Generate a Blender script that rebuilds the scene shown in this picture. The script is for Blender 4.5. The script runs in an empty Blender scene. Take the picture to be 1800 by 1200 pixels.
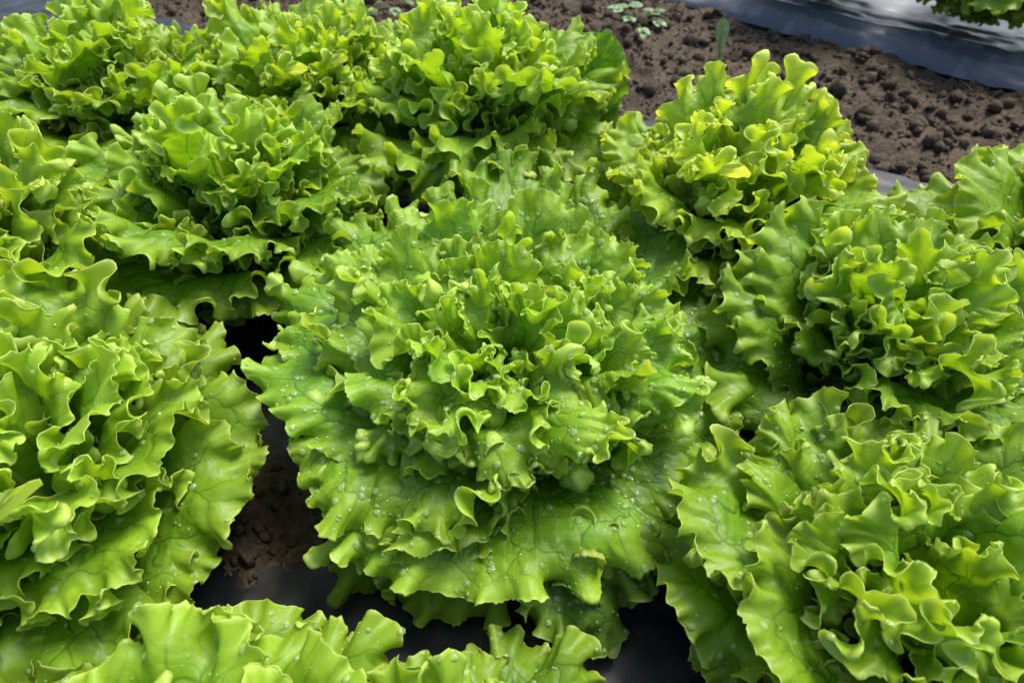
import bpy, math, random
import numpy as np

sc = bpy.context.scene
COL = sc.collection
R = math.radians

# ------------------------------------------------------------------ camera
CAM = np.array([0.0, -0.272, 0.462])
PITCH = 49.0
FOCAL = 1039.0                                  # pixels, in the 1800 x 1200 photograph
cd = bpy.data.cameras.new('camera')
cam = bpy.data.objects.new('camera', cd)
COL.objects.link(cam)
cam.location = CAM
cam.rotation_euler = (R(90.0 - PITCH), 0, 0)
cd.sensor_fit = 'HORIZONTAL'
cd.sensor_width = 36.0
cd.lens = 36.0 * FOCAL / 1800.0
cd.clip_start = 0.01
cd.clip_end = 400.0
cd.dof.use_dof = True
cd.dof.focus_distance = 0.40
cd.dof.aperture_fstop = 9.0
sc.camera = cam

# ------------------------------------------------------------------ sky, sun, exposure
SUN_EL, SUN_AZ = 58.0, 40.0                     # azimuth clockwise from +Y
world = bpy.data.worlds.new('World')
sc.world = world
world.use_nodes = True
wn = world.node_tree
wn.nodes.clear()
wo = wn.nodes.new('ShaderNodeOutputWorld')
wb = wn.nodes.new('ShaderNodeBackground')
ws = wn.nodes.new('ShaderNodeTexSky')
ws.sky_type = 'NISHITA'
ws.sun_disc = False
ws.sun_elevation = R(SUN_EL)
ws.sun_rotation = R(SUN_AZ)
ws.air_density = 1.0
ws.dust_density = 3.5
ws.ozone_density = 1.0
wb.inputs['Strength'].default_value = 0.11
wn.links.new(ws.outputs[0], wb.inputs['Color'])
wn.links.new(wb.outputs[0], wo.inputs['Surface'])
sd = bpy.data.lights.new('sun', 'SUN')
sd.energy = 2.1
sd.angle = R(24.0)
sd.color = (1.0, 0.95, 0.86)
sun = bpy.data.objects.new('sun', sd)
COL.objects.link(sun)
sun.rotation_euler = (R(90 - SUN_EL), 0, R(180 - SUN_AZ))
sun.location = (0.5, 0.5, 2)
sc.view_settings.view_transform = 'Standard'
sc.view_settings.look = 'None'
sc.view_settings.exposure = 1.48
sc.view_settings.gamma = 1.0
sc.view_settings.use_curve_mapping = False
sc.render.engine = 'CYCLES'
sc.cycles.max_bounces = 10
sc.cycles.diffuse_bounces = 4
sc.cycles.transmission_bounces = 6
sc.cycles.transparent_max_bounces = 12
sc.cycles.use_denoising = True
sc.cycles.sample_clamp_indirect = 6.0

# ------------------------------------------------------------------ helpers
def at(px, py, z):
    """point of the place at height z seen at pixel (px, py) of the photograph"""
    u, v = (px - 900.0) / FOCAL, (600.0 - py) / FOCAL
    p = R(PITCH)
    d = np.array([u, math.cos(p) + v * math.sin(p), -math.sin(p) + v * math.cos(p)])
    return CAM + d * ((z - CAM[2]) / d[2])

def link(name, me, mat=None, parent=None, loc=None):
    o = bpy.data.objects.new(name, me)
    COL.objects.link(o)
    if mat is not None and me is not None and not me.materials:
        me.materials.append(mat)
    if parent is not None:
        o.parent = parent
    if loc is not None:
        o.location = loc
    return o

def tag(o, label=None, cat=None, group=None, kind=None):
    if label: o['label'] = label
    if cat: o['category'] = cat
    if group: o['group'] = group
    if kind: o['kind'] = kind
    return o

def mesh_np(name, V, F, smooth=True):
    """F: (n,k) int array, all faces with k corners"""
    me = bpy.data.meshes.new(name)
    n, k = F.shape
    me.vertices.add(len(V))
    me.vertices.foreach_set('co', np.ascontiguousarray(V, dtype=np.float32).ravel())
    me.loops.add(n * k)
    me.loops.foreach_set('vertex_index', np.ascontiguousarray(F, dtype=np.int32).ravel())
    me.polygons.add(n)
    me.polygons.foreach_set('loop_start', np.arange(0, n * k, k, dtype=np.int32))
    me.update(calc_edges=True)
    if smooth:
        me.polygons.foreach_set('use_smooth', np.ones(n, dtype=bool))
    return me

def noise1(rng, n):
    """smooth random function on [0,1], about n swings, range roughly -1..1"""
    v = rng.uniform(-1, 1, n + 4)
    def f(x):
        x = np.clip(np.asarray(x, float), 0, 1) * n
        i = np.minimum(x.astype(int), n - 1)
        t = x - i
        a, b, c, d = v[i], v[i + 1], v[i + 2], v[i + 3]
        return 0.5 * (2 * b + (c - a) * t + (2 * a - 5 * b + 4 * c - d) * t * t + (3 * b - a - 3 * c + d) * t ** 3)
    return f

def sstep(a, b, x):
    t = np.clip((x - a) / (b - a), 0, 1)
    return t * t * (3 - 2 * t)

# buckled edge: a meander curve whose tangent swings by w cos(phase)
_NW, _NP = 45, 256
_W = np.linspace(0, 2.2, _NW)
_ph = np.linspace(0, 2 * np.pi, _NP + 1)
_MX = np.zeros((_NW, _NP + 1)); _MZ = np.zeros((_NW, _NP + 1))
for _i, _w in enumerate(_W):
    _c = np.cos(_w * np.cos(_ph)); _s = np.sin(_w * np.cos(_ph))
    _h = _ph[1] - _ph[0]
    _ic = np.concatenate([[0], np.cumsum((_c[1:] + _c[:-1]) * _h / 2)])
    _is = np.concatenate([[0], np.cumsum((_s[1:] + _s[:-1]) * _h / 2)])
    _j0 = max(_ic[-1] / (2 * np.pi), 0.2)
    _MX[_i] = _ic / _j0 - _ph * (_ic[-1] / (2 * np.pi) / _j0)
    _MZ[_i] = _is / _j0

def meander(phi, w):
    w = np.clip(w, 0, 2.19) / 2.2 * (_NW - 1)
    i = w.astype(int); fi = w - i
    p = (phi / (2 * np.pi) % 1.0) * _NP
    j = np.minimum(p.astype(int), _NP - 1); fj = p - j
    def g(M):
        a = M[i, j] * (1 - fj) + M[i, j + 1] * fj
        b = M[i + 1, j] * (1 - fj) + M[i + 1, j + 1] * fj
        return a * (1 - fi) + b * fi
    return g(_MX), g(_MZ)

def normalize(a):
    return a / np.maximum(np.linalg.norm(a, axis=-1, keepdims=True), 1e-9)

def frames(P):
    ds = np.gradient(P, axis=0)
    dt = np.gradient(P, axis=1)
    N = normalize(np.cross(ds, dt))
    return ds, normalize(ds), N

def blur(A, sig):
    """smooth unit vectors along the margin direction"""
    for _ in range(3):
        k = max(1, int(round(sig * 0.6)))
        B = np.concatenate([np.repeat(A[:1], k + 1, 0), A, np.repeat(A[-1:], k, 0)])
        C = np.cumsum(B, axis=0)
        A = (C[2 * k + 1:] - C[:-(2 * k + 1)]) / (2 * k + 1)
    return normalize(A)

# ------------------------------------------------------------------ a frilled lettuce leaf
def leaf_shape(seed, prof, width, ncol, nrow, cup=0.0, wave=1.0, frill=1.0, lobes=7, droop=0.0, reflex=1.0, lam=0.027, roll=0.0, lam1=0.062):
    """prof: four (out, up) control points of the midrib; width: half width.
    returns verts, quads, st (per vertex), chart (x, y, distance from margin)"""
    rng = np.random.default_rng(seed)
    B = np.array(prof, float)
    tt = np.linspace(0, 1, 120)[:, None]
    mid = (1 - tt) ** 3 * B[0] + 3 * (1 - tt) ** 2 * tt * B[1] + 3 * (1 - tt) * tt ** 2 * B[2] + tt ** 3 * B[3]
    seg = np.linalg.norm(np.diff(mid, axis=0), axis=1)
    yl = np.concatenate([[0], np.cumsum(seg)])
    H = yl[-1]
    ang = np.unwrap(np.arctan2(np.gradient(mid[:, 1]), np.gradient(mid[:, 0])))
    nz_out = noise1(rng, 9); nz_out2 = noise1(rng, 34); nz_t1 = noise1(rng, 110)
    nf1 = noise1(rng, lobes); na1 = noise1(rng, lobes + 2); na2 = noise1(rng, 16); na3 = noise1(rng, 30); nf2 = noise1(rng, 20)
    ph1 = rng.uniform(0, 6.28); ph2 = rng.uniform(0, 6.28); ph3 = rng.uniform(0, 6.28)
    bp = rng.uniform(0, 6.28, 6)
    asym = rng.uniform(-0.12, 0.12)
    b = 0.53 * H; yc = H - b
    TH = R(158)

    ns = 900
    s = np.linspace(-1, 1, ns); q = (s + 1) / 2
    th = s * TH
    Rx = width * np.sin(th) * (1 + asym * np.sign(th) * np.minimum(1, abs(th)))
    Ry = yc + b * np.cos(th)
    Rx = Rx * (0.2 + 0.8 * sstep(-0.1 * H, 0.42 * H, Ry))
    Oy = (0.04 + 0.30 * np.cos(th / 2) ** 2) * H
    sc_ = 1 + 0.09 * nz_out(q) + 0.012 * nz_out2(q)
    Rx = Rx * sc_; Ry = Oy + (Ry - Oy) * sc_
    t = 1 - (1 - np.linspace(0, 1, nrow)) ** 1.9
    x = Rx[:, None] * t[None]
    y = Oy[:, None] + (Ry - Oy)[:, None] * t[None]
    d = np.hypot(Rx, Ry - Oy)[:, None] * (1 - t[None])
    # bend along the midrib, cup across it
    yy = np.clip(y, 0, H * 1.3)
    r = np.interp(yy, yl, mid[:, 0]); z = np.interp(yy, yl, mid[:, 1]); a = np.interp(yy, yl, ang)
    over = np.maximum(yy - H, 0)
    r = r + over * np.cos(a); z = z + over * np.sin(a)
    kap = (cup + 7.0 * (1 - sstep(0.1 * H, 0.5 * H, yy)) - droop * sstep(0.45 * H, H, yy)) + 1e-4
    al = np.clip(kap * x, -1.9, 1.9)
    X = np.sin(al) / kap
    n = (1 - np.cos(al)) / kap
    P = np.stack([X, r - n * np.sin(a), z + n * np.cos(a)], -1)
    # gentle buckling of the whole blade
    ds, T, N = frames(P)
    f = 2 * np.pi / (0.9 * width)
    und = (np.sin(f * x + bp[0] + 2 * np.sin(f * 0.6 * y + bp[1])) + 0.7 * np.sin(f * 1.3 * y + bp[2]) * np.sin(f * 0.7 * x + bp[3])) * 0.030 * width
    P = P + N * (und * sstep(0.0, 0.35 * H, yy))[..., None]
    basefade = 0.08 + 0.92 * sstep(1.0, 0.66, np.abs(s))
    # the margin bends back
    ds, T, N = frames(P)
    N = blur(N, 12)
    rfx = (0.45 + 0.55 * na1(1 - q)) * reflex * basefade
    e = np.clip(1 - d / 0.034, 0, 1) ** 2
    P = P - N * (e * 0.011 * rfx[:, None])[..., None]

    def rimlen():
        return np.concatenate([[0], np.cumsum(np.linalg.norm(np.diff(P[:, -1], axis=0), axis=1))])
    def ruffle(P, lam, fn, amp, p0, w, depth, pw, sig):
        """fold the margin into waves of length lam, in the direction of the blurred normal"""
        L = rimlen()
        step = lam / (2 * np.pi) * (1 + amp * np.clip(fn, -1, 1))
        ph = p0 + np.concatenate([[0], np.cumsum(np.diff(L) / step[1:])])
        ds, T, N = frames(P)
        sp = np.linalg.norm(ds, axis=-1)
        rel = np.clip(sp / np.maximum(sp[:, -1:], 1e-9), 0, 1)
        N = blur(N, sig); T = blur(T, sig)
        T = normalize(T - N * (N * T).sum(-1, keepdims=True))
        w = (w * basefade)[:, None] * np.clip(1 - d / depth, 0, 1) ** pw
        mx, mz = meander(np.broadcast_to(ph[:, None], d.shape), w)
        k = (step[:, None] * rel)[..., None]
        return P + k * (mz[..., None] * N + mx[..., None] * T)
    L = rimlen()[-1]
    P = ruffle(P, L / max(3, round(L / lam1)), nf1(q), 0.35, ph1, np.clip(wave * np.clip(0.98 + 0.45 * na1(q), 0.35, 1.5), 0, 1.72), 0.62 * min(width, H * 0.55), 1.3, 12)
    P = ruffle(P, lam, nf2(q), 0.5, ph2, np.clip(frill * (1.30 + 0.6 * na2(q)), 0.3, 1.62), min(0.024, 0.008 + 0.20 * width), 1.35, 6)
    P = ruffle(P, 0.0090, nf2(1 - q), 0.45, ph3, np.clip(frill * (0.52 + 0.7 * na3(q)), 0.05, 1.15), 0.0080, 1.2, 3)
    # puffed tissue between the ribs
    ds, T, N = frames(P)
    puff = 0.0006 * np.sin(330 * x + 2.2 * np.sin(210 * y + bp[4])) * np.sin(260 * y + bp[5] + 1.7 * np.sin(190 * x))
    P = P + N * (puff * sstep(0.1 * H, 0.4 * H, yy) * sstep(0.0, 0.012, d))[..., None]
    # toothed margin
    tq = (q * 120 + 2.2 * nz_out2(q)) % 1.0
    tooth = 0.0023 * (0.7 + 0.7 * nf2(q)) * (1 - np.abs(2 * tq - 1)) ** 2.0 + 0.0014 * nz_t1(q)
    ow = normalize(np.gradient(P, axis=1))
    P = P + ow * (np.exp(-d / 0.0028) * tooth[:, None])[..., None]
    # columns evenly along the finished margin
    Lf = rimlen()
    ncol = int(np.clip(Lf[-1] / ncol, 60, 620))
    g = 0.8 * Lf / Lf[-1] + 0.2 * q
    fi = np.interp(np.linspace(0, 1, ncol), g, np.arange(ns))
    i0 = np.minimum(fi.astype(int), ns - 2); fr = (fi - i0)[:, None]
    res = lambda A: A[i0] * (1 - fr) + A[i0 + 1] * fr
    P = P[i0] * (1 - fr[..., None]) + P[i0 + 1] * fr[..., None]
    x, y, d = res(x), res(y), res(d)
    s = np.interp(fi, np.arange(ns), s)
    # lip: the margin has thickness
    ds, T, N = frames(P)
    inw = normalize(P[:, -2] - P[:, -1])
    e1 = P[:, -1] - inw * 0.00008 - N[:, -1] * 0.00020
    e2 = P[:, -1] + inw * 0.0005 - N[:, -2] * 0.00042
    P = np.concatenate([P, e1[:, None], e2[:, None]], 1)
    nr = nrow + 2
    ext = lambda A, v: np.concatenate([A, np.broadcast_to(np.asarray(v, float).reshape(-1, 1), (ncol, 1)), np.broadcast_to(np.asarray(v, float).reshape(-1, 1), (ncol, 1))], 1)
    S = np.broadcast_to(s[:, None], (ncol, nr))
    Tt = np.concatenate([np.broadcast_to(t[None], (ncol, nrow)), np.ones((ncol, 2))], 1)
    x = ext(x, x[:, -1]); y = ext(y, y[:, -1]); d = ext(d, np.full(ncol, -0.0005))
    idx = np.arange(ncol * nr).reshape(ncol, nr)
    F = np.stack([idx[:-1, :-1], idx[1:, :-1], idx[1:, 1:], idx[:-1, 1:]], -1).reshape(-1, 4)
    st = np.stack([S, Tt], -1).reshape(-1, 2)
    ch = np.stack([x, y / H, d], -1).reshape(-1, 3)
    if roll:
        k_ = normalize(np.array([0.0, B[3][0] - B[0][0], B[3][1] - B[0][1]])); o_ = np.array([0, B[0][0], B[0][1]])
        Q = P - o_; c_, s_ = math.cos(roll), math.sin(roll)
        P = o_ + Q * c_ + np.cross(k_, Q) * s_ + k_ * (Q @ k_)[..., None] * (1 - c_)
    return P.reshape(-1, 3), F, st, ch

def leaf_mesh(*a, **k):
    V, F, st, ch = leaf_shape(*a, **k)
    me = mesh_np('leaf', V, F)
    at_ = me.attributes.new('st', 'FLOAT_VECTOR', 'POINT')
    at_.data.foreach_set('vector', np.concatenate([st, np.zeros((len(st), 1))], 1).astype(np.float32).ravel())
    at_ = me.attributes.new('chart', 'FLOAT_VECTOR', 'POINT')
    at_.data.foreach_set('vector', ch.astype(np.float32).ravel())
    me.materials.append(LEAF)
    return me

# ------------------------------------------------------------------ materials
def new_mat(name):
    m = bpy.data.materials.new(name)
    m.use_nodes = True
    m.node_tree.nodes.clear()
    return m, m.node_tree

class NT:
    def __init__(s, t): s.t = t
    def n(s, typ, **kw):
        nd = s.t.nodes.new(typ)
        for k, v in kw.items():
            if k.startswith('i_'):
                nd.inputs[k[2:].replace('_', ' ')].default_value = v
            else:
                setattr(nd, k, v)
        return nd
    def l(s, a, b): s.t.links.new(a, b)
    def math(s, op, a, b=None, c=None, clamp=False):
        nd = s.t.nodes.new('ShaderNodeMath'); nd.operation = op; nd.use_clamp = clamp
        for i, v in enumerate((a, b, c)):
            if v is None: continue
            if isinstance(v, (int, float)): nd.inputs[i].default_value = v
            else: s.l(v, nd.inputs[i])
        return nd.outputs[0]
    def mix(s, f, a, b, mode='MIX'):
        nd = s.t.nodes.new('ShaderNodeMix'); nd.data_type = 'RGBA'; nd.blend_type = mode
        for sock, v in ((nd.inputs[0], f), (nd.inputs[6], a), (nd.inputs[7], b)):
            if isinstance(v, (int, float)): sock.default_value = v
            elif isinstance(v, tuple): sock.default_value = (*v, 1) if len(v) == 3 else v
            else: s.l(v, sock)
        return nd.outputs[2]
    def ramp(s, f, a, b, lo=0.0, hi=1.0):
        nd = s.t.nodes.new('ShaderNodeMapRange'); nd.clamp = True
        s.l(f, nd.inputs[0])
        nd.inputs[1].default_value = a; nd.inputs[2].default_value = b
        nd.inputs[3].default_value = lo; nd.inputs[4].default_value = hi
        return nd.outputs[0]

def make_leaf_material():
    m, t = new_mat('lettuce_leaf')
    k = NT(t)
    out = k.n('ShaderNodeOutputMaterial')
    st = k.n('ShaderNodeAttribute', attribute_name='st')
    ch = k.n('ShaderNodeAttribute', attribute_name='chart')
    sx = k.n('ShaderNodeSeparateXYZ'); k.l(ch.outputs['Vector'], sx.inputs[0])
    ss = k.n('ShaderNodeSeparateXYZ'); k.l(st.outputs['Vector'], ss.inputs[0])
    oi = k.n('ShaderNodeObjectInfo')
    d = sx.outputs[2]; tt = ss.outputs[1]
    # coordinates for the vein net: fan out from the midrib
    off = k.n('ShaderNodeCombineXYZ'); k.l(oi.outputs['Random'], off.inputs[2])
    offs = k.n('ShaderNodeVectorMath', operation='SCALE'); k.l(off.outputs[0], offs.inputs[0]); offs.inputs['Scale'].default_value = 40.0
    ym = k.math('MULTIPLY', sx.outputs[1], 0.19)
    fan = k.math('MULTIPLY', k.math('ARCTAN2', sx.outputs[0], k.math('ADD', ym, 0.004)), 6.5)
    rho = k.math('MULTIPLY', k.math('POWER', k.math('ADD', k.math('MULTIPLY', sx.outputs[0], sx.outputs[0]), k.math('MULTIPLY', ym, ym)), 0.5), 27.0)
    base = k.n('ShaderNodeCombineXYZ'); k.l(fan, base.inputs[0]); k.l(rho, base.inputs[1])
    bb = k.n('ShaderNodeVectorMath', operation='ADD'); k.l(base.outputs[0], bb.inputs[0]); k.l(offs.outputs[0], bb.inputs[1])
    wn_ = k.n('ShaderNodeTexNoise'); wn_.inputs['Scale'].default_value = 1.3; wn_.inputs['Detail'].default_value = 2.0
    k.l(bb.outputs[0], wn_.inputs['Vector'])
    wsub = k.n('ShaderNodeVectorMath', operation='SUBTRACT'); k.l(wn_.outputs['Color'], wsub.inputs[0]); wsub.inputs[1].default_value = (0.5, 0.5, 0.5)
    wsc = k.n('ShaderNodeVectorMath', operation='SCALE'); k.l(wsub.outputs[0], wsc.inputs[0]); wsc.inputs['Scale'].default_value = 0.9
    vc = k.n('ShaderNodeVectorMath', operation='ADD'); k.l(bb.outputs[0], vc.inputs[0]); k.l(wsc.outputs[0], vc.inputs[1])
    v1 = k.n('ShaderNodeTexVoronoi', feature='DISTANCE_TO_EDGE', voronoi_dimensions='2D'); v1.inputs['Scale'].default_value = 1.0
    k.l(vc.outputs[0], v1.inputs['Vector'])
    v2 = k.n('ShaderNodeTexVoronoi', feature='DISTANCE_TO_EDGE', voronoi_dimensions='2D'); v2.inputs['Scale'].default_value = 3.3
    k.l(vc.outputs[0], v2.inputs['Vector'])
    vein1 = k.ramp(v1.outputs['Distance'], 0.004, 0.038, 1.0, 0.0)
    vein2 = k.ramp(v2.outputs['Distance'], 0.0, 0.05, 1.0, 0.0)
    # midrib: |x| small, widest at the base
    ax = k.math('ABSOLUTE', sx.outputs[0])
    rib_w = k.ramp(sx.outputs[1], 0.0, 0.8, 0.0075, 0.0008)
    rib = k.math('SUBTRACT', 1.0, k.math('DIVIDE', ax, rib_w), clamp=True)
    rib = k.math('MULTIPLY', rib, k.ramp(sx.outputs[1], 0.65, 0.85, 1.0, 0.0))
    inner = k.ramp(d, 0.008, 0.03, 0.25, 1.0)
    # pigment: yellow green near the margin and heart, deeper in the blade
    n1 = k.n('ShaderNodeTexNoise'); n1.inputs['Scale'].default_value = 38.0; n1.inputs['Detail'].default_value = 3.0
    k.l(ch.outputs['Vector'], n1.inputs['Vector'])
    n2 = k.n('ShaderNodeTexNoise'); n2.inputs['Scale'].default_value = 260.0; n2.inputs['Detail'].default_value = 4.0
    k.l(ch.outputs['Vector'], n2.inputs['Vector'])
    deep = (0.092, 0.222, 0.008); mid = (0.150, 0.312, 0.011); pale = (0.285, 0.430, 0.030); rimc = (0.42, 0.55, 0.12); white = (0.38, 0.48, 0.16)
    c = k.mix(k.ramp(n1.outputs[0], 0.32, 0.68), deep, mid)
    edge = k.ramp(d, 0.001, 0.030, 1.0, 0.0)
    c = k.mix(k.math('MULTIPLY', edge, 0.75), c, pale)
    c = k.mix(k.math('MULTIPLY', k.ramp(n2.outputs[0], 0.35, 0.75), 0.35), c, mid)
    c = k.mix(k.ramp(d, 0.0002, 0.0014, 0.65, 0.0), c, rimc)
    c = k.mix(k.math('MULTIPLY', k.math('MULTIPLY', vein2, inner), 0.14), c, (0.07, 0.18, 0.008))
    c = k.mix(k.math('MULTIPLY', k.math('MULTIPLY', vein1, inner), 0.8), c, (0.040, 0.115, 0.006))
    tipn = k.math('MULTIPLY', k.ramp(n1.outputs[0], 0.64, 0.72), k.ramp(d, 0.0005, 0.004, 0.7, 0.0))
    c = k.mix(tipn, c, (0.30, 0.22, 0.05))
    c = k.mix(k.math('MULTIPLY', rib, 0.75), c, white)
    basew = k.ramp(sx.outputs[1], 0.05, 0.34, 0.4, 0.0)
    c = k.mix(basew, c, (0.24, 0.38, 0.06))
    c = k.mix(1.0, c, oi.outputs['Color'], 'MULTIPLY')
    # relief
    bl = k.math('ADD', k.math('MULTIPLY', k.ramp(v1.outputs['Distance'], 0.0, 0.22), 1.0), k.math('MULTIPLY', k.ramp(v2.outputs['Distance'], 0.0, 0.25), 0.16))
    bl = k.math('MULTIPLY', bl, k.ramp(d, 0.0, 0.02, 0.15, 1.0))
    hgt = k.math('ADD', bl, k.math('MULTIPLY', n2.outputs[0], 0.12))
    hgt = k.math('SUBTRACT', hgt, k.math('MULTIPLY', rib, 0.6))
    bump = k.n('ShaderNodeBump'); bump.inputs['Strength'].default_value = 0.60; bump.inputs['Distance'].default_value = 0.0018
    k.l(hgt, bump.inputs['Height'])
    pb = k.n('ShaderNodeBsdfPrincipled')
    k.l(c, pb.inputs['Base Color']); k.l(bump.outputs[0], pb.inputs['Normal'])
    pb.inputs['IOR'].default_value = 1.42
    k.l(k.ramp(n1.outputs[0], 0.3, 0.7, 0.40, 0.56), pb.inputs['Roughness'])
    tr = k.n('ShaderNodeBsdfTranslucent')
    k.l(bump.outputs[0], tr.inputs['Normal'])
    tc = k.mix(1.0, c, (1.75, 1.55, 0.65), 'MULTIPLY')
    k.l(tc, tr.inputs['Color'])
    mx = k.n('ShaderNodeMixShader'); mx.inputs[0].default_value = 0.39
    k.l(pb.outputs[0], mx.inputs[1]); k.l(tr.outputs[0], mx.inputs[2])
    k.l(mx.outputs[0], out.inputs['Surface'])
    return m
LEAF = make_leaf_material()

def make_water():
    m, t = new_mat('water_drop')
    k = NT(t)
    out = k.n('ShaderNodeOutputMaterial')
    pb = k.n('ShaderNodeBsdfPrincipled')
    pb.inputs['Base Color'].default_value = (1, 1, 1, 1)
    pb.inputs['Roughness'].default_value = 0.02
    pb.inputs['IOR'].default_value = 1.33
    pb.inputs['Transmission Weight'].default_value = 1.0
    df = k.n('ShaderNodeBsdfDiffuse'); df.inputs['Color'].default_value = (0.55, 0.75, 0.28, 1)
    mx = k.n('ShaderNodeMixShader'); mx.inputs[0].default_value = 0.2
    k.l(pb.outputs[0], mx.inputs[1]); k.l(df.outputs[0], mx.inputs[2])
    k.l(mx.outputs[0], out.inputs['Surface'])
    return m
WATER = make_water()

def make_soil():
    m, t = new_mat('soil')
    k = NT(t)
    out = k.n('ShaderNodeOutputMaterial')
    tc = k.n('ShaderNodeTexCoord')
    n1 = k.n('ShaderNodeTexNoise'); n1.inputs['Scale'].default_value = 14.0; n1.inputs['Detail'].default_value = 6.0
    n2 = k.n('ShaderNodeTexNoise'); n2.inputs['Scale'].default_value = 120.0; n2.inputs['Detail'].default_value = 8.0
    n3 = k.n('ShaderNodeTexVoronoi'); n3.inputs['Scale'].default_value = 170.0
    for n in (n1, n2, n3): k.l(tc.outputs['Object'], n.inputs['Vector'])
    c = k.mix(k.ramp(n1.outputs[0], 0.35, 0.65), (0.028, 0.020, 0.012), (0.054, 0.040, 0.026))
    c = k.mix(k.math('MULTIPLY', k.ramp(n2.outputs[0], 0.45, 0.7), 0.55), c, (0.090, 0.070, 0.046))
    c = k.mix(k.math('MULTIPLY', k.ramp(n3.outputs['Distance'], 0.0, 0.25, 1, 0), 0.3), c, (0.03, 0.02, 0.012))
    pb = k.n('ShaderNodeBsdfPrincipled'); k.l(c, pb.inputs['Base Color'])
    pb.inputs['Roughness'].default_value = 0.85; pb.inputs['Specular IOR Level'].default_value = 0.2
    bump = k.n('ShaderNodeBump'); bump.inputs['Strength'].default_value = 0.8; bump.inputs['Distance'].default_value = 0.004
    k.l(k.math('ADD', n2.outputs[0], k.math('MULTIPLY', n3.outputs['Distance'], 0.5)), bump.inputs['Height'])
    k.l(bump.outputs[0], pb.inputs['Normal'])
    k.l(pb.outputs[0], out.inputs['Surface'])
    return m
SOIL = make_soil()

def make_film(name, ior, r0, r1, dark, dust_sheen):
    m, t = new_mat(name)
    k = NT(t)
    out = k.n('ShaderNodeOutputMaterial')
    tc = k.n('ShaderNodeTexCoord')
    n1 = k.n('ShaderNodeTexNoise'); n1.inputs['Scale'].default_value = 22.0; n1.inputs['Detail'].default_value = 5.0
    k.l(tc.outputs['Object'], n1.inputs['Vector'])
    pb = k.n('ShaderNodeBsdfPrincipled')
    k.l(k.mix(k.ramp(n1.outputs[0], 0.52, 0.72), dark, dust_sheen), pb.inputs['Base Color'])
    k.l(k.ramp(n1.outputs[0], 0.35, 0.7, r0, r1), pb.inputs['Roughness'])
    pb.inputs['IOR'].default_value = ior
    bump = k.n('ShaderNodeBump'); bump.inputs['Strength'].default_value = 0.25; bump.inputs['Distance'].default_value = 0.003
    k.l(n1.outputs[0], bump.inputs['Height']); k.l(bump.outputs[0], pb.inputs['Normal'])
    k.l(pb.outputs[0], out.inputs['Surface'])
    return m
FILM = make_film('black_film', 1.33, 0.34, 0.5, (0.008, 0.009, 0.011), (0.030, 0.028, 0.026))
FILM_FAR = make_film('far_film_sky_sheen', 1.5, 0.30, 0.50, (0.045, 0.055, 0.070), (0.11, 0.12, 0.135))  # blue grey of the reflected sky is put into both base colours

def simple_leaf_mat(name, c1, c2, rough=0.5):
    m, t = new_mat(name)
    k = NT(t)
    out = k.n('ShaderNodeOutputMaterial')
    tc = k.n('ShaderNodeTexCoord')
    n1 = k.n('ShaderNodeTexNoise'); n1.inputs['Scale'].default_value = 90.0; n1.inputs['Detail'].default_value = 4.0
    k.l(tc.outputs['Object'], n1.inputs['Vector'])
    c = k.mix(k.ramp(n1.outputs[0], 0.35, 0.65), c1, c2)
    pb = k.n('ShaderNodeBsdfPrincipled'); k.l(c, pb.inputs['Base Color']); pb.inputs['Roughness'].default_value = rough
    tr = k.n('ShaderNodeBsdfTranslucent'); k.l(c, tr.inputs['Color'])
    mx = k.n('ShaderNodeMixShader'); mx.inputs[0].default_value = 0.3
    k.l(pb.outputs[0], mx.inputs[1]); k.l(tr.outputs[0], mx.inputs[2]); k.l(mx.outputs[0], out.inputs['Surface'])
    return m
WEED = simple_leaf_mat('weed_leaf', (0.10, 0.19, 0.06), (0.17, 0.28, 0.11))
WEEDSTEM = simple_leaf_mat('weed_stem', (0.14, 0.20, 0.04), (0.22, 0.26, 0.06))
STRAW = simple_leaf_mat('dry_straw', (0.22, 0.15, 0.08), (0.34, 0.25, 0.14), 0.8)

# ------------------------------------------------------------------ ground
def vnoise2(x, y, seed, scale):
    rng = np.random.default_rng(seed)
    G = rng.uniform(-1, 1, (64, 64))
    x = x * scale; y = y * scale
    i = np.floor(x).astype(int); j = np.floor(y).astype(int)
    fx = x - i; fy = y - j
    fx = fx * fx * (3 - 2 * fx); fy = fy * fy * (3 - 2 * fy)
    g = lambda a, b: G[a % 64, b % 64]
    return (g(i, j) * (1 - fx) + g(i + 1, j) * fx) * (1 - fy) + (g(i, j + 1) * (1 - fx) + g(i + 1, j + 1) * fx) * fy

def bed_h(x, y):
    """height of the raised bed the lettuces grow in; the furrow lies behind it"""
    edge = 0.64 - 0.45 * x + 0.015 * np.sin(5 * x)
    return -0.07 * sstep(edge, edge + 0.10, y)

def grid(x0, x1, y0, y1, nx, ny, hf):
    X, Y = np.meshgrid(np.linspace(x0, x1, nx), np.linspace(y0, y1, ny), indexing='ij')
    Z = hf(X, Y)
    V = np.stack([X, Y, Z], -1).reshape(-1, 3)
    idx = np.arange(nx * ny).reshape(nx, ny)
    F = np.stack([idx[:-1, :-1], idx[1:, :-1], idx[1:, 1:], idx[:-1, 1:]], -1).reshape(-1, 4)
    return V, F

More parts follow.
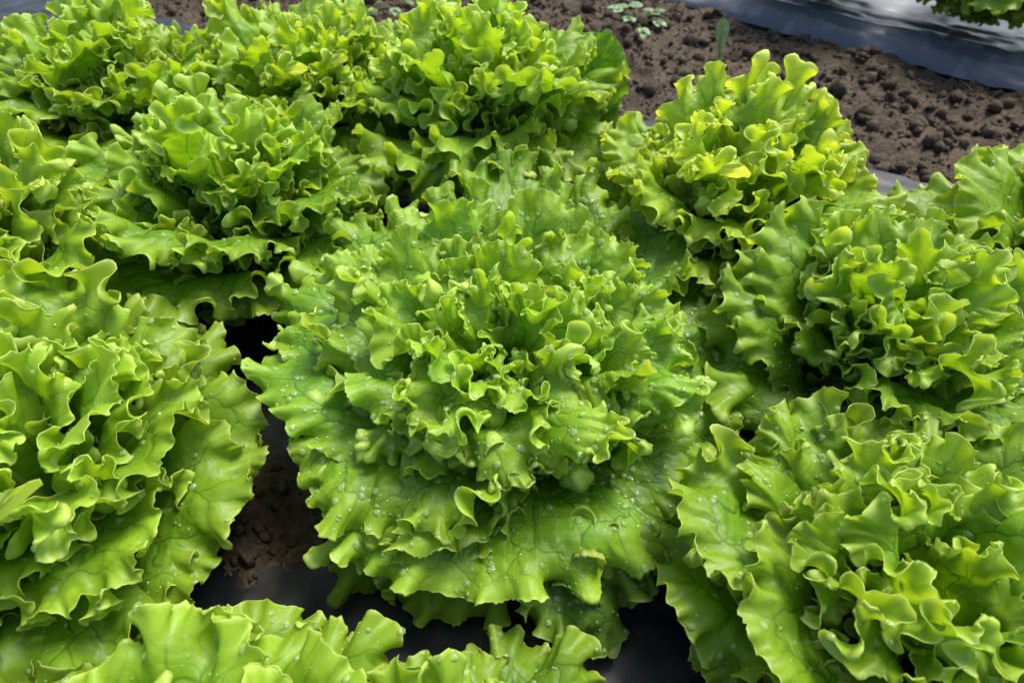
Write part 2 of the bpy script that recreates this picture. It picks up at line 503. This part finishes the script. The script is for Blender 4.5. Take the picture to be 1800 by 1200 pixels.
HEAP = at(470, 900, 0.01)
def soil_near(x, y):
    h = bed_h(x, y) - 0.012
    h = h + 0.012 * vnoise2(x, y, 1, 9) + 0.010 * vnoise2(x, y, 2, 26) + 0.008 * np.abs(vnoise2(x, y, 3, 60)) + 0.0040 * vnoise2(x, y, 4, 130)
    # soil heaped over the film beside the left of the middle lettuce
    h = h + 0.036 * np.exp(-(((x - HEAP[0] + 0.03 * vnoise2(x, y, 5, 20)) / 0.09) ** 2 + ((y - HEAP[1] + 0.02 * vnoise2(x, y, 6, 24)) / 0.072) ** 2) ** 2)
    return h
V, F = grid(-1.6, 1.6, -0.7, 1.9, 480, 390, soil_near)
tag(link('soil', mesh_np('soil', V, F), SOIL), kind='structure')
V, F = grid(-150, 150, -150, 150, 60, 60, lambda x, y: np.full_like(x, -0.16))
tag(link('ground', mesh_np('ground', V, F), SOIL), kind='structure')

def film_h(x, y):
    h = bed_h(x, y) + 0.001
    h = h + 0.004 * vnoise2(x + 0.3 * y, y * 0.5, 7, 14) + 0.003 * np.abs(vnoise2(x - y, x + y * 0.4, 8, 24)) + 0.0015 * vnoise2(x, y, 9, 50) - 0.0035 * np.exp(-np.abs(vnoise2(x * 0.6 + y, y - x * 0.5, 10, 17)) * 16)
    return h + 0.008
V, F = grid(-1.6, 1.35, 0, 1, 360, 190, lambda x, y: x)
xs = V[:, 0].copy(); V[:, 1] = -0.62 + V[:, 1] * (0.62 + 0.64 - 0.45 * xs + 0.015 * np.sin(5 * xs) + 0.012 * np.sin(23 * xs) * np.sin(11 * xs))
V[:, 2] = film_h(V[:, 0], V[:, 1])
tag(link('mulch_film', mesh_np('mulch_film', V, F), FILM), 'black plastic mulch film spread on the bed under the lettuce heads', 'plastic film')

# ------------------------------------------------------------------ lettuce heads
def drop_template(nseg, nring):
    V = [(0, 0, 0.55)]
    for r in range(1, nring + 1):
        a = r / nring * math.pi / 2 * 1.12
        for i in range(nseg):
            p = 2 * math.pi * i / nseg
            V.append((math.sin(a) * math.cos(p), math.sin(a) * math.sin(p), 0.55 * math.cos(a)))
    F = []
    for i in range(nseg):
        j = (i + 1) % nseg
        F.append((0, 1 + i, 1 + j))
        for r in range(nring - 1):
            a, b = 1 + r * nseg, 1 + (r + 1) * nseg
            F.append((a + i, b + i, b + j)); F.append((a + i, b + j, a + j))
    return np.array(V, float), np.array(F, int)

def join(parts):
    V, F, o = [], [], 0
    for a, b in parts:
        V.append(a); F.append(b + o); o += len(a)
    return np.concatenate(V), np.concatenate(F)

def droplets(leaves, n, seed, big, tmpl):
    """leaves: list of (verts, quads, 3x3, offset) in the head's own space"""
    rng = np.random.default_rng(seed)
    C, Nn, A = [], [], []
    for V, F, M, o in leaves:
        W = V @ M.T + o
        q = W[F]
        nn = np.cross(q[:, 2] - q[:, 0], q[:, 3] - q[:, 1]) * 0.5
        a = np.linalg.norm(nn, axis=1)
        nn = nn / np.maximum(a, 1e-12)[:, None]
        C.append(q.mean(1)); Nn.append(nn); A.append(a * np.clip(nn[:, 2] + 0.1, 0, 1) ** 0.7)
    C = np.concatenate(C); Nn = np.concatenate(Nn); A = np.concatenate(A)
    A = A * np.clip((C[:, 2] + 0.02) / 0.12, 0.2, 1)
    pick = rng.choice(len(C), n, p=A / A.sum())
    c, nn = C[pick], Nn[pick]
    rad = 0.00034 * np.exp(rng.exponential(0.62, n))
    rad = np.minimum(rad, big)
    t1 = normalize(np.cross(nn, rng.normal(size=(n, 3))))
    t2 = np.cross(nn, t1)
    el = rng.uniform(0.8, 1.25, n)
    parts = []
    for sel, (TV, TF) in ((rad < 0.0009, T_SMALL), (rad >= 0.0009, tmpl)):
        if sel.any(): parts.append(caps(c[sel], nn[sel], t1[sel], t2[sel], rad[sel], el[sel], TV, TF))
    P_, Fa = join(parts)
    return mesh_np('water_droplets', P_, Fa)

def caps(c, nn, t1, t2, rad, el, TV, TF):
    n = len(c)
    P = c[:, None] + rad[:, None, None] * (TV[None, :, 0:1] * (t1 * el[:, None])[:, None] + TV[None, :, 1:2] * t2[:, None] + TV[None, :, 2:3] * nn[:, None])
    Fa = (TF[None] + (np.arange(n) * len(TV))[:, None, None]).reshape(-1, 3)
    return P.reshape(-1, 3), Fa

def rotz(a):
    c, s = math.cos(a), math.sin(a)
    return np.array([[c, -s, 0], [s, c, 0], [0, 0, 1.0]])

def prof_to(r, z, e0, e1, r0=0.012, z0=0.012):
    """midrib from the stem to the tip (r, z); e0, e1 start and end slopes in degrees"""
    L = math.hypot(r - r0, z - z0)
    a, b = R(e0), R(e1)
    return [(r0, z0), (r0 + 0.42 * L * math.cos(a), z0 + 0.42 * L * math.sin(a)),
            (r - 0.40 * L * math.cos(b), z - 0.40 * L * math.sin(b)), (r, z)]

T_BIG = drop_template(10, 4)
T_SMALL = drop_template(7, 2)

# the middle lettuce: every leaf has its own shape.
# (tip pixel x, y, tip height, half width, start slope, end slope, cup, wave, droop, tint)
HX, HY = 0.0, 0.0
MID = [
 # outer whorl
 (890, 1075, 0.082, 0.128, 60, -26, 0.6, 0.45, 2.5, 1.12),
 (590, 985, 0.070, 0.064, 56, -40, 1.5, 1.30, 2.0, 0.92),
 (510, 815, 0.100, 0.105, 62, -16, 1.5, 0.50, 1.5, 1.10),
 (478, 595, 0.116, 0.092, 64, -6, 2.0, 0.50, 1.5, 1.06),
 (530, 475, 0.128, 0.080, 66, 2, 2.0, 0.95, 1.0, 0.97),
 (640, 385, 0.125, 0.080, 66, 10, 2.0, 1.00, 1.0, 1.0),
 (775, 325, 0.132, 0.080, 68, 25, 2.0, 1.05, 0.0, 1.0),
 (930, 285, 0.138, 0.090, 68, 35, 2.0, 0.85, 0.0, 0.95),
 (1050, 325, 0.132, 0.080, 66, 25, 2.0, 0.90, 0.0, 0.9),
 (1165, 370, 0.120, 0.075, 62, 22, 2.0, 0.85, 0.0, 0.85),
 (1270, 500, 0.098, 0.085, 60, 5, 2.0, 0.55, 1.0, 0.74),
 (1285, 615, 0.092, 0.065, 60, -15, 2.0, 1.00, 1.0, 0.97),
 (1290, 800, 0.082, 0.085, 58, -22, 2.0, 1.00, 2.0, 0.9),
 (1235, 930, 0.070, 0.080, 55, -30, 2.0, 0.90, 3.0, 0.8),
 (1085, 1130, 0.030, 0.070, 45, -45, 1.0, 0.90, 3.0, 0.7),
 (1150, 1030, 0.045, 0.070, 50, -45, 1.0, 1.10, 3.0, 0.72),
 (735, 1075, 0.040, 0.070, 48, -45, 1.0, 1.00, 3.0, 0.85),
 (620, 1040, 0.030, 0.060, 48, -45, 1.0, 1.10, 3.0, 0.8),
 # middle whorl
 (612, 665, 0.138, 0.080, 70, -8, 2.5, 0.65, 1.0, 1.03),
 (580, 520, 0.142, 0.064, 70, 5, 3.0, 1.15, 1.0, 1.03),
 (670, 440, 0.155, 0.060, 74, 35, 4.0, 1.20, 0.5, 1.05),
 (800, 370, 0.162, 0.062, 76, 50, 4.0, 1.15, 0.0, 1.04),
 (960, 355, 0.165, 0.078, 76, 58, 4.0, 0.75, 0.0, 0.92),
 (1100, 405, 0.158, 0.062, 74, 40, 4.0, 1.05, 0.0, 1.02),
 (1160, 510, 0.152, 0.055, 74, 25, 4.0, 0.90, 0.5, 1.02),
 (1215, 640, 0.142, 0.062, 70, 0, 4.0, 0.95, 1.0, 1.06),
 (1165, 775, 0.120, 0.060, 66, -20, 3.0, 1.10, 1.0, 0.97),
 (865, 835, 0.140, 0.046, 75, -34, 3.0, 0.85, 1.0, 1.06),
 (690, 925, 0.104, 0.055, 62, -35, 2.0, 1.20, 2.0, 1.02),
 (700, 825, 0.118, 0.056, 68, -25, 3.0, 1.15, 1.0, 1.02),
 # inner whorl: upright, folded tops, turned every way
 (655, 555, 0.158, 0.052, 78, 20, 5.0, 1.20, 0.0, 1.05, 20),
 (705, 490, 0.168, 0.050, 80, 50, 5.0, 1.20, 0.0, 1.07, -30),
 (790, 435, 0.176, 0.050, 82, 60, 5.0, 1.15, 0.0, 1.07, 35),
 (890, 440, 0.178, 0.050, 82, 68, 5.0, 1.10, 0.0, 1.02, -15),
 (1065, 480, 0.174, 0.050, 80, 55, 5.0, 1.15, 0.0, 1.05, -35),
 (1100, 570, 0.168, 0.050, 80, 40, 5.0, 1.15, 0.0, 1.0, 40),
 (1105, 670, 0.160, 0.048, 78, 25, 5.0, 1.15, 0.0, 0.96, -40),
 (1035, 735, 0.165, 0.044, 80, 10, 5.0, 1.00, 0.0, 1.06, 50),
 (790, 745, 0.160, 0.046, 78, 5, 5.0, 1.25, 0.0, 1.07, 35),
 (720, 690, 0.160, 0.050, 78, 10, 5.0, 1.25, 0.0, 1.08, -30),
 # heart
 (765, 625, 0.178, 0.042, 84, 50, 7.0, 1.10, 0.0, 1.09, 35),
 (785, 545, 0.180, 0.042, 85, 70, 7.0, 1.15, 0.0, 1.09, -45),
 (850, 500, 0.182, 0.042, 85, 78, 7.0, 1.15, 0.0, 1.08, 40),
 (930, 505, 0.184, 0.046, 86, 80, 7.0, 1.00, 0.0, 1.09, -10),
 (1000, 530, 0.180, 0.042, 85, 72, 7.0, 1.10, 0.0, 1.07, 55),
 (1025, 610, 0.176, 0.040, 85, 60, 7.0, 1.15, 0.0, 1.03, -50),
 (900, 700, 0.172, 0.040, 82, 30, 7.0, 1.15, 0.0, 1.06, -40),
 (830, 690, 0.174, 0.042, 82, 35, 7.0, 1.15, 0.0, 1.08, 45),
]
HEADS = 'frilly green lettuce heads planted in rows on the mulch film'
def empty(name, loc, rz=0.0):
    o = bpy.data.objects.new(name, None)
    COL.objects.link(o)
    o.location = loc; o.rotation_euler = (0, 0, rz)
    o.empty_display_size = 0.02
    return o

AX = np.array([-0.006, -0.004, 0.0])
head = empty('lettuce_head', AX)
tag(head, 'big frilly green lettuce head filling the middle of the bed, covered in water drops', 'lettuce', HEADS)
col_leaves = []
for i, (px, py, z, w, e0, e1, cup, wav, drp, tint, *turn) in enumerate(MID):
    tip = at(px, py, z) - AX
    az = math.atan2(tip[1], tip[0]) - math.pi / 2
    r = math.hypot(tip[0], tip[1])
    heart = cup >= 7.0
    rr_ = random.Random(300 + i)
    pr = prof_to(r, z, e0, e1, r0=0.004 if heart else 0.010)
    nc, nr = (0.0028, 38) if i < 30 else (0.0030, 32)
    me = leaf_mesh(1000 + i, pr, w, nc, nr, cup=cup, wave=wav * (1.0 if i < 18 else 1.2), lam1=(0.062 if i < 18 else 0.054 if i < 29 else 0.048), frill=1.0, lobes=(3 if heart else 4 if w < 0.06 else 6), droop=drp, lam=(0.030 if i < 18 else 0.026 if i < 29 else 0.023), roll=R(turn[0] + rr_.uniform(-8, 8) if turn else rr_.uniform(-24, 24) if i > 3 else 0.0))
    o = link('leaf', me, None, head)
    o.rotation_euler = (0, 0, az)
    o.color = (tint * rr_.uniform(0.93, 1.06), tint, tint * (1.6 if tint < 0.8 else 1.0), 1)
    nv = len(me.vertices); V = np.empty(nv * 3, np.float32); me.vertices.foreach_get('co', V)
    F = np.empty(len(me.polygons) * 4, np.int32); me.polygons.foreach_get('vertices', F)
    col_leaves.append((V.reshape(-1, 3).astype(float), F.reshape(-1, 4), rotz(az), np.zeros(3)))
dm = droplets(col_leaves, 30000, 5, 0.0027, T_BIG)
tag(link('water_droplets', dm, WATER, head), kind='stuff')

# a bank of leaves for the other heads
BANK = {}
def bank(kind, n, spec, nc, nr):
    L = []
    for i in range(n):
        r, z, w, e0, e1, cup, wav, drp, lob = spec
        rng = random.Random(hash((kind, i)) & 0xffff if False else len(kind) * 131 + i * 17)
        pr = prof_to(r * rng.uniform(.92, 1.08), z * rng.uniform(.92, 1.08), e0 + rng.uniform(-4, 4), e1 + rng.uniform(-10, 10))
        me = leaf_mesh(5000 + i + len(kind) * 100, pr, w * rng.uniform(.92, 1.1), nc, nr, cup=cup, wave=wav * rng.uniform(.95, 1.25), lam1=(0.055 if kind == 'outer' else 0.046), frill=1.0, lobes=lob, droop=drp, lam=(0.026 if kind == 'outer' else 0.022), roll=R(rng.uniform(-20, 20)))
        nv = len(me.vertices); V = np.empty(nv * 3, np.float32); me.vertices.foreach_get('co', V)
        F = np.empty(len(me.polygons) * 4, np.int32); me.polygons.foreach_get('vertices', F)
        L.append((me, V.reshape(-1, 3).astype(float), F.reshape(-1, 4)))
    BANK[kind] = L
bank('outer', 7, (0.138, 0.092, 0.074, 64, -14, 2.0, 1.05, 1.5, 6), 0.0034, 30)
bank('middle', 7, (0.112, 0.140, 0.062, 70, 15, 3.5, 1.15, 0.5, 6), 0.0034, 30)
bank('inner', 7, (0.068, 0.170, 0.050, 78, 45, 5.0, 1.15, 0.0, 4), 0.0034, 28)
bank('heart', 4, (0.030, 0.178, 0.042, 84, 65, 7.0, 1.12, 0.0, 3), 0.0034, 26)

def lettuce(loc, rz, scale, label, seed, tint=1.0, rings=(9, 10, 8, 5), lean=(0, 0), ndrop=5000, yellow=0.0):
    rng = random.Random(seed)
    h = empty('lettuce_head', loc, 0.0)
    h.rotation_euler = (R(lean[0]), R(lean[1]), rz)
    tag(h, label, 'lettuce', HEADS)
    LS = []
    for (kind, n), tn in zip(zip(('outer', 'middle', 'inner', 'heart'), rings), (0.86, 1.0, 1.07, 1.1)):
        ph = rng.uniform(0, 6.28)
        for i in range(n):
            me, V, F = rng.choice(BANK[kind])
            o = link('leaf', me, None, h)
            a = ph + 2 * math.pi * (i + rng.uniform(-.25, .25)) / n
            tx = rng.uniform(-6, 6)
            s = scale * rng.uniform(0.9, 1.1)
            o.rotation_euler = (R(tx), 0, a)
            o.scale = (s, s, s)
            t = tn * tint * rng.uniform(0.92, 1.08)
            o.color = (t * (1 + yellow), t, t, 1)
            cx, sx = math.cos(R(tx)), math.sin(R(tx))
            M = rotz(a) @ np.array([[1, 0, 0], [0, cx, -sx], [0, sx, cx]]) * s
            LS.append((V, F, M, np.zeros(3)))
    if ndrop:
        tag(link('water_droplets', droplets(LS, ndrop, seed, 0.0026, T_SMALL), WATER, h), kind='stuff')
    return h

OTHERS = [
 # x, y, rz, scale, label, seed, tint, yellow
 (-0.235, 0.445, 0.3, 1.14, 'lettuce head at the back left, in front of the bare soil, bright frills', 11, 1.02, 0.06),
 (-0.04, 0.405, 1.3, 1.2, 'tallest lettuce head, at the back centre with one dark leaf sticking up on its side', 12, 1.02, 0.04),
 (0.217, 0.222, 0.75, 1.06, 'yellow green lettuce head at the back right below the spoon shaped seedling', 13, 1.10, 0.14),
 (-0.272, 0.222, 3.0, 1.1, 'lettuce head left of the dark gap of bare film and behind the middle one', 14, 0.94, 0.0),
 (0.292, 0.035, 4.4, 1.05, 'shaded lettuce head directly to the right of the big middle one', 15, 0.88, 0.0),
 (0.232, -0.165, 2.6, 1.00, 'lettuce head at the lower right of the big one, beside the wet film', 16, 0.90, 0.03),
 (-0.150, -0.306, 5.2, 1.05, 'lettuce head cut off by the bottom edge, below the soil heap', 17, 0.98, 0.02),
 (-0.022, -0.287, 2.7, 0.85, 'small lettuce head at the bottom edge with one leaf over the wet film', 18, 0.92, 0.0),
 (-0.49, 0.42, 1.9, 1.15, 'lettuce head in the far left row, behind its neighbours', 21, 0.95, 0.03),
 (-0.47, 0.1, 0.7, 1.18, 'lettuce head at the left edge, halfway up the view', 22, 1.0, 0.05),
 (-0.318, -0.085, 2.2, 1.12, 'lettuce head left of the bare soil heap', 23, 0.96, 0.02),
 (-0.36, -0.3, 4.0, 1.05, 'lettuce head in the lower left corner', 24, 0.85, 0.0),
 (0.53, 0.13, 3.3, 1.12, 'lettuce head at the right edge, just below the furrow', 25, 0.98, 0.06),
 (0.51, -0.07, 5.6, 1.1, 'lettuce head at the right edge, halfway down the view', 26, 0.94, 0.02),
 (0.48, -0.28, 1.1, 1.1, 'lettuce head in the lower right corner', 27, 0.88, 0.0),
]
heads = {}
for x, y, rz, s_, lab, seed, tint, yel in OTHERS:
    heads[seed] = lettuce((x, y, 0.0), rz, s_, lab, seed, tint, yellow=yel)

# the dark leaf that stands up on the right of the back centre head
o12 = heads[12]
tip = at(1100, 75, 0.165)
dv = tip - np.array([-0.040, 0.405, 0])
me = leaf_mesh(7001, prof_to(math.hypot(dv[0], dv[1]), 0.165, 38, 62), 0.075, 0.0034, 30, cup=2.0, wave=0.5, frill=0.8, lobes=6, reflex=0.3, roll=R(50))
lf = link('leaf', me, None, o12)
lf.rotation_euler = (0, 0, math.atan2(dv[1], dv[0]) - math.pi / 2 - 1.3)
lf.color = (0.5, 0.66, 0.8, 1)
lf['label'] = 'dark upright leaf'

# ------------------------------------------------------------------ the next bed beyond the furrow
A = at(1165, 0, -0.072)[:2]; B = at(1352, 48, -0.072)[:2]
u = (B - A) / np.linalg.norm(B - A); v = np.array([-u[1], u[0]])
if v[1] < 0: v = -v
nu, nv_ = 260, 60
uu = np.linspace(-1.0, 2.0, nu); vv = np.concatenate([np.linspace(0, 0.16, 36), np.linspace(0.18, 1.2, nv_ - 36)])
U, W_ = np.meshgrid(uu, vv, indexing='ij')
Z = -0.076 + 0.040 * np.clip(W_ / 0.05, 0, 1) ** 0.7 + 0.004 * vnoise2(U * 0.25, W_ * 2, 31, 22) + 0.003 * np.abs(vnoise2(U * 0.3 + W_, W_, 32, 40)) + 0.002 * vnoise2(U, W_, 33, 60)
wob = 0.012 * vnoise2(U, U * 0, 34, 9) * (1 - sstep(0, 0.2, W_))
P = np.stack([A[0] + U * u[0] + (W_ + wob) * v[0], A[1] + U * u[1] + (W_ + wob) * v[1], Z], -1).reshape(-1, 3)
idx = np.arange(nu * nv_).reshape(nu, nv_)
F = np.stack([idx[:-1, :-1], idx[1:, :-1], idx[1:, 1:], idx[:-1, 1:]], -1).reshape(-1, 4)
tag(link('mulch_film', mesh_np('mulch_film', P, F), FILM_FAR), 'plastic mulch film edge of the next bed, beyond the bare soil, with a blue grey sky sheen put into its colour', 'plastic film')
for k_, lab in enumerate(('lettuce head on the next bed beyond the furrow, closest to the young weed',
                          'lettuce head on the next bed beyond the furrow, second along its plastic edge',
                          'lettuce head on the next bed beyond the furrow, third along its plastic edge')):
    c = A + u * (0.33 + 0.29 * k_) + v * 0.155
    lettuce((c[0], c[1], -0.035), 1.0 + 2 * k_, 1.12, lab, 41 + k_, 0.95, ndrop=0)

# ------------------------------------------------------------------ loose soil
rng = np.random.default_rng(77)
def ico(sub):
    import bmesh
    bm = bmesh.new(); bmesh.ops.create_icosphere(bm, subdivisions=sub, radius=1.0)
    V = np.array([v.co[:] for v in bm.verts]); F = np.array([[q.index for q in f.verts] for f in bm.faces]); bm.free()
    return V, F
IV, IF = ico(1)
n = 24000
cx = rng.uniform(-1.1, 1.3, n); cy = rng.uniform(0.35, 1.75, n)
e_ = 0.66 - 0.45 * cx
side = (cx - A[0]) * v[0] + (cy - A[1]) * v[1]
keep = (cy > e_ + 0.01) & (side < -0.01)
cx, cy = cx[keep], cy[keep]
extra = 260
cx = np.concatenate([cx, rng.normal(HEAP[0], 0.045, extra)]); cy = np.concatenate([cy, rng.normal(HEAP[1], 0.045, extra)])
n = len(cx)
rad = np.minimum(0.0016 * np.exp(rng.exponential(0.62, n)), 0.014); rad[-extra:] = np.minimum(rad[-extra:] * 0.6, 0.006)
cz = soil_near(cx, cy) + rad * 0.25
jit = 1 + 0.26 * rng.normal(size=(n, len(IV)))
jit = np.clip(jit, 0.55, 1.5)
q = normalize(rng.normal(size=(n, 3))); q2 = normalize(np.cross(q, rng.normal(size=(n, 3)))); q3 = np.cross(q, q2)
el = rng.uniform(0.6, 1.3, (n, 3)) * rad[:, None]
L = IV[None] * jit[..., None]
Pw = (L[..., 0:1] * (q * el[:, :1])[:, None] + L[..., 1:2] * (q2 * el[:, 1:2])[:, None] + L[..., 2:3] * (q3 * el[:, 2:3])[:, None]) + np.stack([cx, cy, cz], -1)[:, None]
Fa = (IF[None] + (np.arange(n) * len(IV))[:, None, None]).reshape(-1, 3)
tag(link('soil_clods', mesh_np('soil_clods', Pw.reshape(-1, 3), Fa), SOIL), kind='stuff')

def tube(path, r, ns=6):
    path = np.asarray(path, float); m = len(path)
    rr = np.broadcast_to(np.asarray(r, float), (m,))
    T = normalize(np.gradient(path, axis=0))
    ref = np.array([0.31, 0.22, 0.92]); n1 = normalize(np.cross(T, ref)); n2 = np.cross(T, n1)
    a = np.arange(ns) / ns * 2 * np.pi
    V = path[:, None] + rr[:, None, None] * (np.cos(a)[None, :, None] * n1[:, None] + np.sin(a)[None, :, None] * n2[:, None])
    idx = np.arange(m * ns).reshape(m, ns)
    nx = np.roll(idx, -1, axis=1)
    F = np.stack([idx[:-1], nx[:-1], nx[1:], idx[1:]], -1).reshape(-1, 4)
    return V.reshape(-1, 3), F

straws = []
for i in range(130):
    while True:
        x, y = rng.uniform(-0.6, 0.95), rng.uniform(0.5, 1.4)
        if y > 0.70 - 0.45 * x and (x - A[0]) * v[0] + (y - A[1]) * v[1] < -0.03: break
    a = rng.uniform(0, 6.28); ln = rng.uniform(0.012, 0.05)
    t_ = np.linspace(-0.5, 0.5, 7)
    pp = np.stack([x + ln * t_ * math.cos(a) + 0.006 * np.sin(4 * t_ + i), y + ln * t_ * math.sin(a), 0 * t_], -1)
    pp[:, 2] = soil_near(np.array([x]), np.array([y]))[0] + 0.006 + 0.012 * rng.uniform(-0.3, 1) * (t_ + 0.5)
    straws.append(tube(pp, 0.0005, 4))
V, F = join(straws)
tag(link('dry_straw', mesh_np('dry_straw', V, F), STRAW), kind='stuff')

# ------------------------------------------------------------------ weeds in the furrow
def blade(base, d, up, ln, wid, shape, bend, ns=12, nw=5, fold=0.2):
    """leaf blade from base along d; shape(t) is the half width profile 0..1"""
    d = normalize(np.array(d, float)); up = np.array(up, float); up = normalize(up - d * (up @ d)); x = np.cross(d, up)
    t_ = np.linspace(0, 1, ns); V = []
    for t1 in t_:
        w = wid * shape(t1) + 0.0002
        for k in np.linspace(-1, 1, nw):
            V.append(np.array(base) + d * ln * t1 + x * w * k + up * (fold * abs(k) * w - bend * ln * t1 * t1))
    idx = np.arange(ns * nw).reshape(ns, nw)
    F = np.stack([idx[:-1, :-1], idx[1:, :-1], idx[1:, 1:], idx[:-1, 1:]], -1).reshape(-1, 4)
    return np.array(V), F
oval = lambda t: math.sin(math.pi * min(1, t) ** 0.8) ** 0.7
spoon = lambda t: 0.16 + 0.10 * t if t < 0.25 else (0.185 + 0.815 * math.sin(min(1, (t - 0.25) / 0.45) * math.pi / 2) ** 1.6) * (1 if t < 0.8 else max(0.0, 1 - ((t - 0.8) / 0.2) ** 2.2))

def weed(px, py, n_leaf, size, label, seed, spread=1.0):
    r_ = np.random.default_rng(seed)
    p = at(px, py, -0.075)
    p[2] = soil_near(p[:1], p[1:2])[0]
    w = empty('weed', p)
    tag(w, label, 'weed')
    for i in range(n_leaf):
        a = 2 * math.pi * (i + r_.uniform(-.25, .25)) / n_leaf
        ln = size * r_.uniform(0.75, 1.15); el = R(r_.uniform(28, 62)) * spread
        dr = np.array([math.cos(a) * math.cos(el), math.sin(a) * math.cos(el), math.sin(el)])
        t_ = np.linspace(0, 1, 9)[:, None]
        path = dr * ln * t_ + np.array([0, 0, -0.25]) * ln * t_ ** 2
        V, F = tube(path, np.linspace(0.0011, 0.0006, 9) * size / 0.05, 6)
        link('stem', mesh_np('stem', V, F), WEEDSTEM, w)
        e = path[-1]; h = normalize(path[-1] - path[-2])
        sd_ = normalize(np.cross(h, [0, 0, 1])); up = np.cross(sd_, h)
        h2 = normalize(h + np.array([0, 0, -0.25]))
        L_ = ln * 0.55
        parts = [blade(e, h2, up, L_, L_ * 0.33, oval, 0.2),
                 blade(e + up * 0.0004, h2 + sd_ * 0.95, up, L_ * 0.8, L_ * 0.28, oval, 0.2),
                 blade(e + up * 0.0008, h2 - sd_ * 0.95, up, L_ * 0.8, L_ * 0.28, oval, 0.2)]
        V, F = join(parts)
        link('leaf', mesh_np('leaf', V, F), WEED, w)
    return w
weed(1118, 48, 8, 0.062, 'young weed with three lobed pale green leaves growing in the bare soil', 3)
weed(690, 14, 5, 0.042, 'small dark weed on the soil behind the gap between the back heads', 4, 0.5)
weed(800, 34, 5, 0.028, 'tiny weed peeping up just behind the back centre lettuce head', 6, 0.5)

p = at(1266, 96, -0.07); p[2] = soil_near(p[:1], p[1:2])[0]
w = empty('seedling', p)
tag(w, 'single spoon shaped pale green seedling leaf standing in front of the blue grey film', 'seedling')
V, F = blade((0, 0, 0), (-0.10, 0.10, 1), (0.1, -1, 0.1), 0.085, 0.0135, spoon, 0.06, ns=26, nw=7, fold=0.25)
link('leaf', mesh_np('leaf', V, F), WEED, w)
V, F = tube([(0, 0, -0.004), (-0.001, 0.001, 0.01), (-0.004, 0.003, 0.035), (-0.007, 0.006, 0.07)], [0.0016, 0.0014, 0.001, 0.0004])
link('stem', mesh_np('stem', V, F), WEEDSTEM, w)
p = at(1212, 84, -0.07); p[2] = soil_near(p[:1], p[1:2])[0]
w = empty('grass_shoot', p)
tag(w, 'thin upright yellow green grass shoot left of the spoon shaped seedling', 'grass shoot')
for a, b, ln in ((0.05, 0.02, 0.085), (0.35, -0.15, 0.045), (0.55, 0.1, 0.05)):
    t_ = np.linspace(0, 1, 10)
    V, F = tube(np.stack([a * ln * t_ ** 1.5, b * ln * t_, ln * t_], -1), np.linspace(0.0014 if a < .1 else 0.0006, 0.0004, 10), 5)
    link('blade', mesh_np('blade', V, F), WEEDSTEM if a < .1 else STRAW, w)
